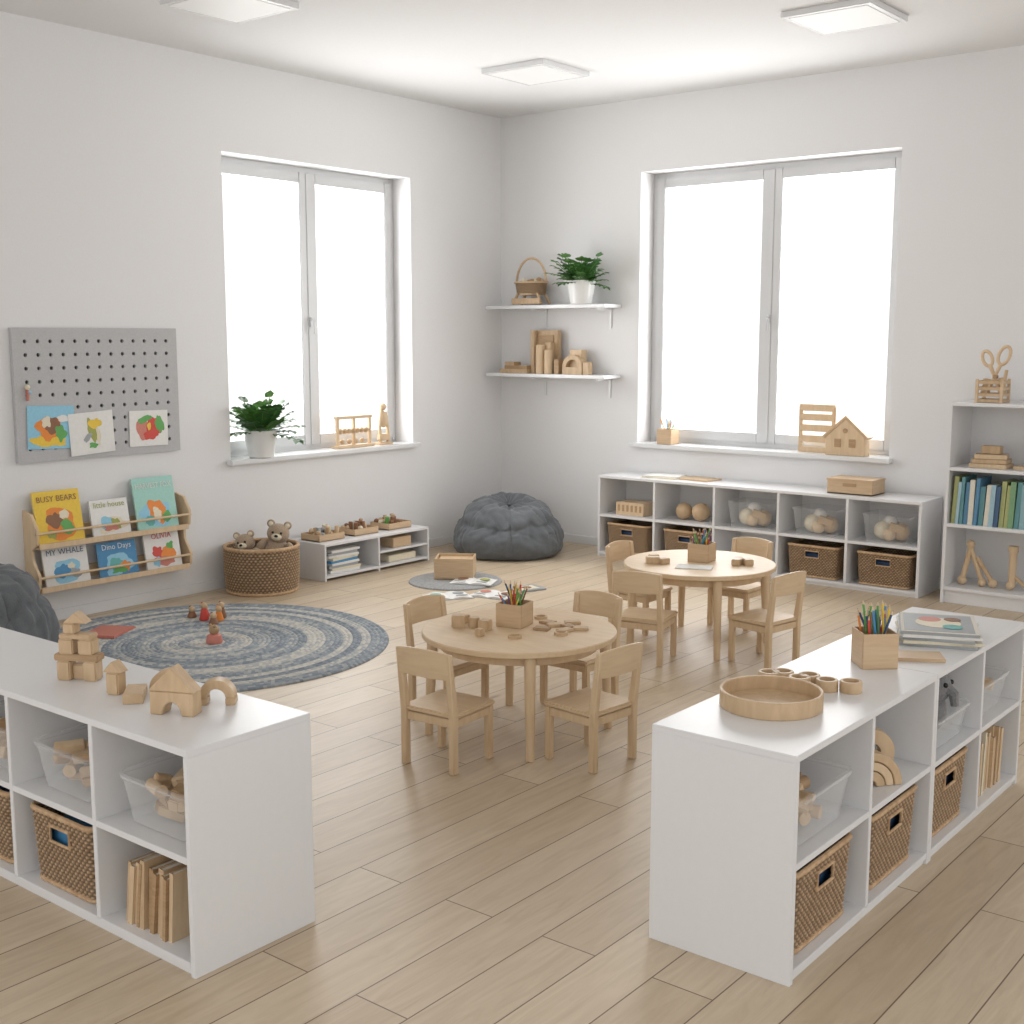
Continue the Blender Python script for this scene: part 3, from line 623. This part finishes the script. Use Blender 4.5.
# ------------------------------------------------------------ pegboard
def peg():
    mb=MB(); W,Hh=1.155,.80; nc,nr=13,9; t=bmesh.new(); y0=-.03
    cwx=(W-.08)/nc; chz=(Hh-.08)/nr; N=16
    for i in range(nc):
        for j in range(nr):
            cx_,cz=.04+(i+.5)*cwx,.04+(j+.5)*chz; o=[];n_=[];b=[]
            for k in range(N):
                a=2*math.pi*(k+.5)/N; c,s=math.cos(a),math.sin(a); m=max(abs(c),abs(s))
                kx,kz=c/m,s/m
                o.append(t.verts.new((cx_+kx*cwx/2,y0,cz+kz*chz/2))); n_.append(t.verts.new((cx_+.012*c,y0,cz+.012*s))); b.append(t.verts.new((cx_+.012*c,y0+.015,cz+.012*s)))
            for k in range(N):
                l=(k+1)%N; t.faces.new((o[k],o[l],n_[l],n_[k])); t.faces.new((n_[k],n_[l],b[l],b[k]))
            for sx in (-1,1):
                for sz in (-1,1):
                    v=t.verts.new((cx_+sx*cwx/2,y0,cz+sz*chz/2))
                    q=[p for p in o if (p.co.x-cx_)*sx>0 and (p.co.z-cz)*sz>0]
                    ex=[p for p in q if abs(abs(p.co.x-cx_)-cwx/2)<1e-5]; ez=[p for p in q if abs(abs(p.co.z-cz)-chz/2)<1e-5]
                    if ex and ez:
                        e1=max(ex,key=lambda p:abs(p.co.z-cz)); e2=max(ez,key=lambda p:abs(p.co.x-cx_))
                        if e1 is not e2: t.faces.new((v,e1,e2))
    bmesh.ops.recalc_face_normals(t,faces=t.faces); mb.add(t,GREY)
    for a in ((0,W,0,.0401),(0,W,Hh-.0401,Hh),(0,.0401,.04,Hh-.04),(W-.0401,W,.04,Hh-.04)): mb.bx(a[0],a[1],y0,-.001,a[2],a[3],GREY,.0)
    mb.bx(.03,W-.03,-.012,-.006,.03,Hh-.03,DARK,0)  # added dark sheet behind the board, stands in for shade in the holes
    return mb.done('pegboard',P(WX,-4.175,.993,90))
peg()
def text(mb,s,size,x,z,y,mat,w=None):
    cu=bpy.data.curves.new('tx','FONT'); cu.body=s; cu.size=size; cu.align_x='CENTER'; cu.resolution_u=2
    o=bpy.data.objects.new('tx',cu); sc.collection.objects.link(o); bpy.context.view_layer.update()
    me=o.to_mesh(); t=bmesh.new(); t.from_mesh(me); o.to_mesh_clear()
    if t.verts:
        xs=[v.co.x for v in t.verts]; wd=max(xs)-min(xs)
        k=(w/wd) if (w and wd>w) else 1
        bmesh.ops.scale(t,vec=(k,1,1),verts=t.verts)
    mb.add(t,mat,T((x,y,z),(R_(90),0,0))); bpy.data.objects.remove(o); bpy.data.curves.remove(cu)
def blob(mb,x,z,y,rx,rz,mat,seed,n=22,rot=0,amp=.25):
    pts=[]
    for k in range(n):
        a=2*math.pi*k/n; q=1+amp*noise.noise(Vector((math.cos(a)*1.6+seed,math.sin(a)*1.6,seed*.7)))*2
        px,pz=rx*q*math.cos(a),rz*q*math.sin(a); pts.append((x+px*math.cos(rot)-pz*math.sin(rot),y,z+px*math.sin(rot)+pz*math.cos(rot)))
    mb.flat(pts,mat)
def card(mb,w,h,bg,items,y=-.0005,th=.002,x=0,z=0):
    mb.bx(x-w/2,x+w/2,y,y+th,z,z+h,bg,0)
    for i,(kx,kz,rx,rz,c,rot) in enumerate(items): blob(mb,x+kx*w,z+kz*h,y-.0006-.0003*i,rx*w,rz*h,C[c] if isinstance(c,str) else c,i*3.1+kx*7,rot=rot)
MP=P(WX,-4.175,.993,90)
mb=MB(); card(mb,.31,.26,C['sky'],[(-.0,.2,.42,.14,'yellow',0),(-.05,.5,.25,.28,'orange',.2),(.03,.55,.14,.18,'brown',.5),(.2,.35,.12,.2,'green',0),(-.1,.62,.1,.12,'cream',0),(.28,.7,.14,.08,PAPER,0)]); mb.done('childrens_drawing',MP@T((.215,-.036,.075),(0,R_(2),0)))
mb=MB(); card(mb,.31,.26,PAPER,[(.02,.55,.09,.28,'olive',.3),(.08,.72,.12,.12,'yellow',.2),(-.1,.4,.12,.06,'grey',.7),(.14,.4,.05,.2,'cream',0),(-.0,.2,.1,.06,'green',0)]); mb.done('childrens_drawing',MP@T((.50,-.041,.025),(0,R_(-3),0)))
mb=MB(); card(mb,.29,.23,PAPER,[(-.15,.45,.14,.3,'pink',.3),(.15,.55,.2,.28,'red',-.4),(-.1,.75,.2,.08,'green',.3),(.28,.6,.1,.25,'green',.2),(.05,.3,.2,.12,'red',.2),(0,.55,.06,.1,'yellow',0)]); mb.done('childrens_drawing',MP@T((.91,-.036,.045),(0,R_(1),0)))
mb=MB(); mb.box((.012,.02,.07),(0,-.01,.035),C['pink'],.003); mb.sph(.016,(0,-.012,.08),C['cream'],seg=12); mb.sph(.012,(.012,-.012,.05),C['sky'],seg=10); mb.done('hanging_peg_toy',MP@P(.075,-.031,.37))
# ------------------------------------------------------------ wall book rack
MK=P(WX,-4.155,.19,90)
mb=MB(); W=1.115
for x in (0.01,W-.01): mb.prism([(0,0),(-.05,0),(-.14,.05),(-.15,.13),(-.085,.22),(-.085,.28),(-.14,.32),(-.15,.41),(-.09,.50),(0,.52)],.02,(x,-.001,0),BIRCH,(0,0,R_(90)),.003)
for (y,z) in ((-.142,.115),(-.142,.385)): mb.tube([(0.0,y,z),(W,y,z)],.008,BIRCH,10)
for z in (.035,.30):
    mb.bx(.02,W-.02,-.135,-.03,z-.012,z,BIRCH); mb.bx(.02,W-.02,-.146,-.134,z-.012,z+.022,BIRCH)
    mb.bx(.02,W-.02,-.025,-.001,z+.02,z+.10,BIRCH)
mb.done('book_rack',MK)
def cover(x,z,y,w,h,bg,title,tc,items,tilt=-11):
    mb=MB(); mb.bx(-w/2,w/2,0,.002,0,h,bg,.0); mb.bx(-w/2+.003,w/2-.002,.002,.012,.003,h-.003,PAGES,0); mb.bx(-w/2,w/2,.012,.014,0,h,bg,0)
    for i,(kx,kz,rx,rz,c,rot) in enumerate(items): blob(mb,kx*w,kz*h,-.0006-.0003*i,rx*w,rz*h,C[c] if isinstance(c,str) else c,i*2.3+kx*5+x*9,rot=rot)
    text(mb,title,.05,0,h*.80,-.003,C[tc] if isinstance(tc,str) else tc,w*.88)
    mb.done('picture_book',MK@T((x,y,z),(R_(tilt),0,0)))
zt,zl=.302,.037; yb=-.118
cover(.19,zt,yb,.31,.33,C['yellow'],'BUSY BEARS','brown',[(0,.38,.3,.28,'orange',.3),(-.1,.45,.13,.15,'brown',.4),(.15,.3,.14,.14,'green',0),(.1,.55,.1,.1,'cream',0),(-.2,.2,.1,.08,'olive',0)])
cover(.54,zt,yb,.27,.24,PAPER,'little house','olive',[(0,.32,.38,.2,'cream',0),(-.1,.38,.15,.16,'sky',0),(.12,.34,.12,.15,'olive',.4),(.0,.25,.2,.08,'pink',0)])
cover(.885,zt,yb,.31,.35,C['mint'],'HARVEST FOX',PAPER,[(0,.3,.36,.22,'sky',0),(0,.36,.22,.22,'orange',.2),(.0,.3,.1,.13,'cream',0),(-.2,.2,.12,.1,'teal',0),(.22,.24,.1,.1,'green',0)])
cover(.22,zl,yb,.30,.25,PAPER,'MY WHALE','navy',[(-.02,.38,.3,.26,'sky',.2),(-.1,.4,.15,.16,'blue',.4),(.18,.3,.13,.12,'grey',0),(.1,.5,.08,.08,'cream',0)])
cover(.58,zl,yb,.28,.23,C['blue'],'Dino Days',PAPER,[(0,.36,.36,.28,'sky',0),(-.05,.36,.18,.2,'teal',.4),(.18,.3,.12,.16,'orange',.4),(0,.2,.2,.07,'green',0)])
cover(.92,zl,yb,.27,.26,PAPER,'OLIVIA','red',[(-.15,.45,.16,.16,'red',.2),(.15,.4,.18,.2,'orange',.5),(0,.22,.3,.12,'pink',0),(.22,.6,.1,.08,'green',0),(-.2,.22,.1,.1,'sky',0)])
# ------------------------------------------------------------ rugs
mb=MB(); prof=[(0,.008)]; rr=.026; n=40
for k in range(n):
    for u in (.1,.35,.65,.9): prof.append((rr*(k+u),.005+.008*math.sin(math.pi*u)))
prof+=[(rr*n,.004),(rr*n,.0)]
mb.lathe(prof,(0,0,0),RUG,160); mb.done('braided_round_rug',P(.88,-3.76))
RG2=paint('grey_mat',(.315,.315,.31),.95,.2,.4,90)
mb=MB(); mb.lathe([(0,.016),(.31,.016),(.33,.010),(.335,0)],(0,0,0),RG2,64); mb.done('round_floor_mat',P(.79,-1.50))
mb=open_tray(.28,.24,.15,KRAFT,.012); mb.bx(-.12,.12,-.11,.11,.01,.13,BLOCK); mb.done('wooden_box',P(.72,-1.42,.016,35))
def open_book(x,y,z,a,lc,rc):
    mb=MB()
    for s,c in ((-1,lc),(1,rc)):
        t=bmesh.new(); n=6; top=[];bot=[]
        for i in range(n+1):
            u=i/n; xx=s*.15*u; zz=.006+.014*math.sin(math.pi*min(1,u*1.15))*(1-u*.5)
            top.append([t.verts.new((xx,-.1,zz)),t.verts.new((xx,.1,zz))]); bot.append([t.verts.new((xx,-.1,.001)),t.verts.new((xx,.1,.001))])
        for i in range(n):
            t.faces.new((top[i][0],top[i+1][0],top[i+1][1],top[i][1])); t.faces.new((bot[i][0],bot[i+1][0],bot[i+1][1],bot[i][1]))
            for k in (0,1): t.faces.new((top[i][k],top[i+1][k],bot[i+1][k],bot[i][k]))
        t.faces.new((top[n][0],top[n][1],bot[n][1],bot[n][0])); bmesh.ops.recalc_face_normals(t,faces=t.faces); mb.add(t,PAPER)
        mb.cyl(.038,.002,(s*.08,.02,.0195),C[c],seg=14); mb.box((.08,.02,.002),(s*.08,-.06,.0185),C['grey'],0)
    mb.box((.31,.21,.002),(0,0,.001),C['grey'],0)
    mb.done('open_picture_book',P(x,y,z,a))
open_book(.96,-1.50,.017,25,'brown','olive'); open_book(1.10,-1.93,0,60,'teal','grey'); open_book(1.32,-1.70,0,10,'pink','brown')
mb=MB(); mb.box((.22,.17,.012),(0,0,.006),C['grey'],.001); mb.box((.15,.11,.002),(0,0,.0125),C['cream'],0); mb.cyl(.035,.002,(0,0,.0145),C['brown'],seg=14); mb.done('picture_book',P(1.36,-1.40,0,70))
mb=MB(); mb.box((.22,.28,.008),(0,0,.004),C['pink'],.001); mb.box((.2,.26,.004),(.005,0,.010),C['pink'],.001); mb.done('picture_book',P(.24,-3.98,.013,30))
mb=MB()
for x,y,c,h in ((0,0,'red',.09),(.08,.05,'orange',.07),(-.07,.06,'red',.06),(.03,.11,'brown',.08),(.13,-.03,'brown',.05),(-.12,.0,'brown',.05)):
    mb.lathe([(0,0),(.028,0),(.03,.006),(.016,h*.8),(0,h*.85)],(x,y,0),C[c],18); mb.sph(.02,(x,y,h),BLOCK,seg=14); mb.sph(.008,(x-.015,y,h+.015),C[c],seg=8)
mb.done('toy_figures',P(.42,-3.42,.013))
mb=MB(); mb.lathe([(0,0),(.045,0),(.048,.008),(.04,.045),(0,.06)],(0,0,0),C['pink'],20); mb.sph(.03,(0,0,.075),BLOCKD,seg=16); mb.sph(.01,(.02,-.01,.10),BLOCKD); mb.sph(.01,(-.02,-.01,.10),BLOCKD); mb.done('toy_figure',P(.93,-3.74,.013))
# ------------------------------------------------------------ basket with plush toys
BX,BY=-.055,-2.56
mb=MB(); N=220; rb=.25
per=[(Vector((rb*math.cos(a),rb*math.sin(a),0)),Vector((math.cos(a),math.sin(a),0))) for a in [2*math.pi*i/N for i in range(N)]]
weave(mb,per,.31,.95,amp=.005,rowh=.018,bulge=.03); mb.lathe([(0,.01),(rb*.92,.01)],(0,0,0),WICK,40)
for z,r in ((.315,rb),(.012,rb*.94)): mb.tube([(r*math.cos(a),r*math.sin(a),z) for a in [2*math.pi*i/48 for i in range(48)]],.012,WICK,closed=True)
mb.done('round_wicker_basket',P(BX,BY))
def teddy(name,M,s,m):
    mb=MB(); mb.sph(.10,(0,0,.10),m,(1,.85,1.1)); mb.sph(.078,(0,-.01,.245),m,(1.05,.95,.95))
    for sx in (-1,1):
        mb.sph(.03,(sx*.06,0,.31),m,(1,.6,1)); mb.sph(.018,(sx*.06,-.014,.31),C['cream'],(1,.5,1)); mb.sph(.04,(sx*.11,-.04,.14),m,(.8,.9,1.6),(0,sx*-.5,0)); mb.sph(.045,(sx*.07,-.10,.04),m,(.9,1.5,.9)); mb.sph(.009,(sx*.03,-.078,.26),BLACK)
    mb.sph(.034,(0,-.075,.23),C['cream'],(1.1,.8,.8)); mb.sph(.011,(0,-.103,.24),BLACK,(1.3,.8,.9))
    bmesh.ops.transform(mb.bm,matrix=Matrix.Scale(s,4),verts=mb.bm.verts); mb.done(name,M)
MBk=P(BX,BY)
teddy('teddy_bear',MBk@T((.055,.065,.165),(0,R_(8),R_(40))),.95,PLUSH); teddy('teddy_bear',MBk@T((-.02,-.08,.135),(0,R_(-10),R_(30))),.85,PLUSH)
# ------------------------------------------------------------ bean bags
def bean(M,R,Hh,seed,back):
    mb=MB(); t=bmesh.new(); nu=180
    key=[(0,0),(.6,0),(.86,.015),(.97,.12),(1.0,.27),(.98,.42),(.92,.54),(.84,.61),(.80,.65),(.79,.72),(.73,.83),(.58,.93),(.38,.985),(.18,.97),(.07,.93),(0,.915)]
    prof=[]
    for i in range(len(key)-1):
        p0,p1,p2,p3=[Vector(key[max(0,min(len(key)-1,i+k))]) for k in (-1,0,1,2)]
        for s in range(6):
            u=s/6; prof.append(.5*((2*p1)+(-p0+p2)*u+(2*p0-5*p1+4*p2-p3)*u*u+(-p0+3*p1-3*p2+p3)*u*u*u))
    prof.append(Vector(key[-1])); rows=[]; nv=len(prof)
    for j,p in enumerate(prof):
        row=[]
        for i in range(nu):
            a=2*math.pi*i/nu; r=max(0,p.x)*R; z=max(0,p.y)*Hh
            hi=max(0,min(1,(p.y-.1)/.4))
            seam=max(0,1-abs(((a*6/(2*math.pi)+seed)%1)-.5)/.05)
            r*=1-.045*seam*hi
            g=math.exp(-((p.y-.63)/.13)**2)
            pl=math.sin(a*19+6*noise.noise(Vector((math.cos(a)*1.5,math.sin(a)*1.5,seed))))
            r*=1+g*.020*pl
            g2=math.exp(-((p.x-.22)/.2)**2) if p.y>.8 else 0
            z+=g2*Hh*.025*math.sin(a*12+seed)
            nn=Vector((math.cos(a)*max(.2,p.x),math.sin(a)*max(.2,p.x),p.y*.7))
            cr=1-abs(noise.noise(nn*3.3+Vector((seed,5,2))))*2
            r*=1+.07*noise.noise(nn*2.1+Vector((seed,0,0)))+.045*noise.noise(nn*5+Vector((0,seed,0)))+.02*noise.noise(nn*11)-.05*max(0,cr-.7)*hi
            z*=1+(.16*math.cos(a-back)*p.x+.10*noise.noise(nn*2.4+Vector((3,seed,1)))+.03*noise.noise(nn*7)-.10*max(0,cr-.7))*hi
            row.append(t.verts.new((r*math.cos(a),r*math.sin(a),max(0,z))))
        rows.append(row)
    for j in range(nv-1):
        for i in range(nu): t.faces.new((rows[j][i],rows[j][(i+1)%nu],rows[j+1][(i+1)%nu],rows[j+1][i]))
    bmesh.ops.remove_doubles(t,verts=t.verts,dist=1e-5); bmesh.ops.recalc_face_normals(t,faces=t.faces); mb.add(t,BEAN)
    mb.cyl(.02,.012,(0,0,Hh*.925),BEAN,bev=.003); mb.done('bean_bag',M)
bean(P(.34,-.335,0,0),.455,.43,1.3,R_(125))
bean(P(.15,-4.74,.013,40),.42,.45,4.1,R_(90))
# ------------------------------------------------------------ lights / world / camera
w=bpy.data.worlds.new('World'); sc.world=w; w.use_nodes=True
bg=w.node_tree.nodes['Background']; bg.inputs['Color'].default_value=(1,.997,.995,1); bg.inputs['Strength'].default_value=1.27
def area(name,loc,rot,sx,sy,e,c=(1,1,1)):
    l=bpy.data.lights.new(name,'AREA'); l.shape='RECTANGLE'; l.size=sx; l.size_y=sy; l.energy=e; l.color=c
    o=bpy.data.objects.new(name,l); sc.collection.objects.link(o); o.location=loc; o.rotation_euler=rot
area('daylight_left',(WX-.55,(WL[0]+WL[1])/2,1.95),(R_(90),0,R_(-90)),2.3,2.5,128,(.99,.995,1))
area('daylight_right',((WR[0]+WR[1])/2,WY+.55,1.95),(R_(90),0,R_(180)),2.5,2.5,128,(.99,.995,1))
cam=bpy.data.cameras.new('camera'); co=bpy.data.objects.new('camera',cam); sc.collection.objects.link(co); sc.camera=co
cam.sensor_width=36; cam.lens=36*1240/1024; co.location=(6.5686,-8.0629,1.75); co.rotation_euler=(R_(90-8.12),0,R_(38.7)); cam.clip_start=.05
print('done',len(sc.objects))
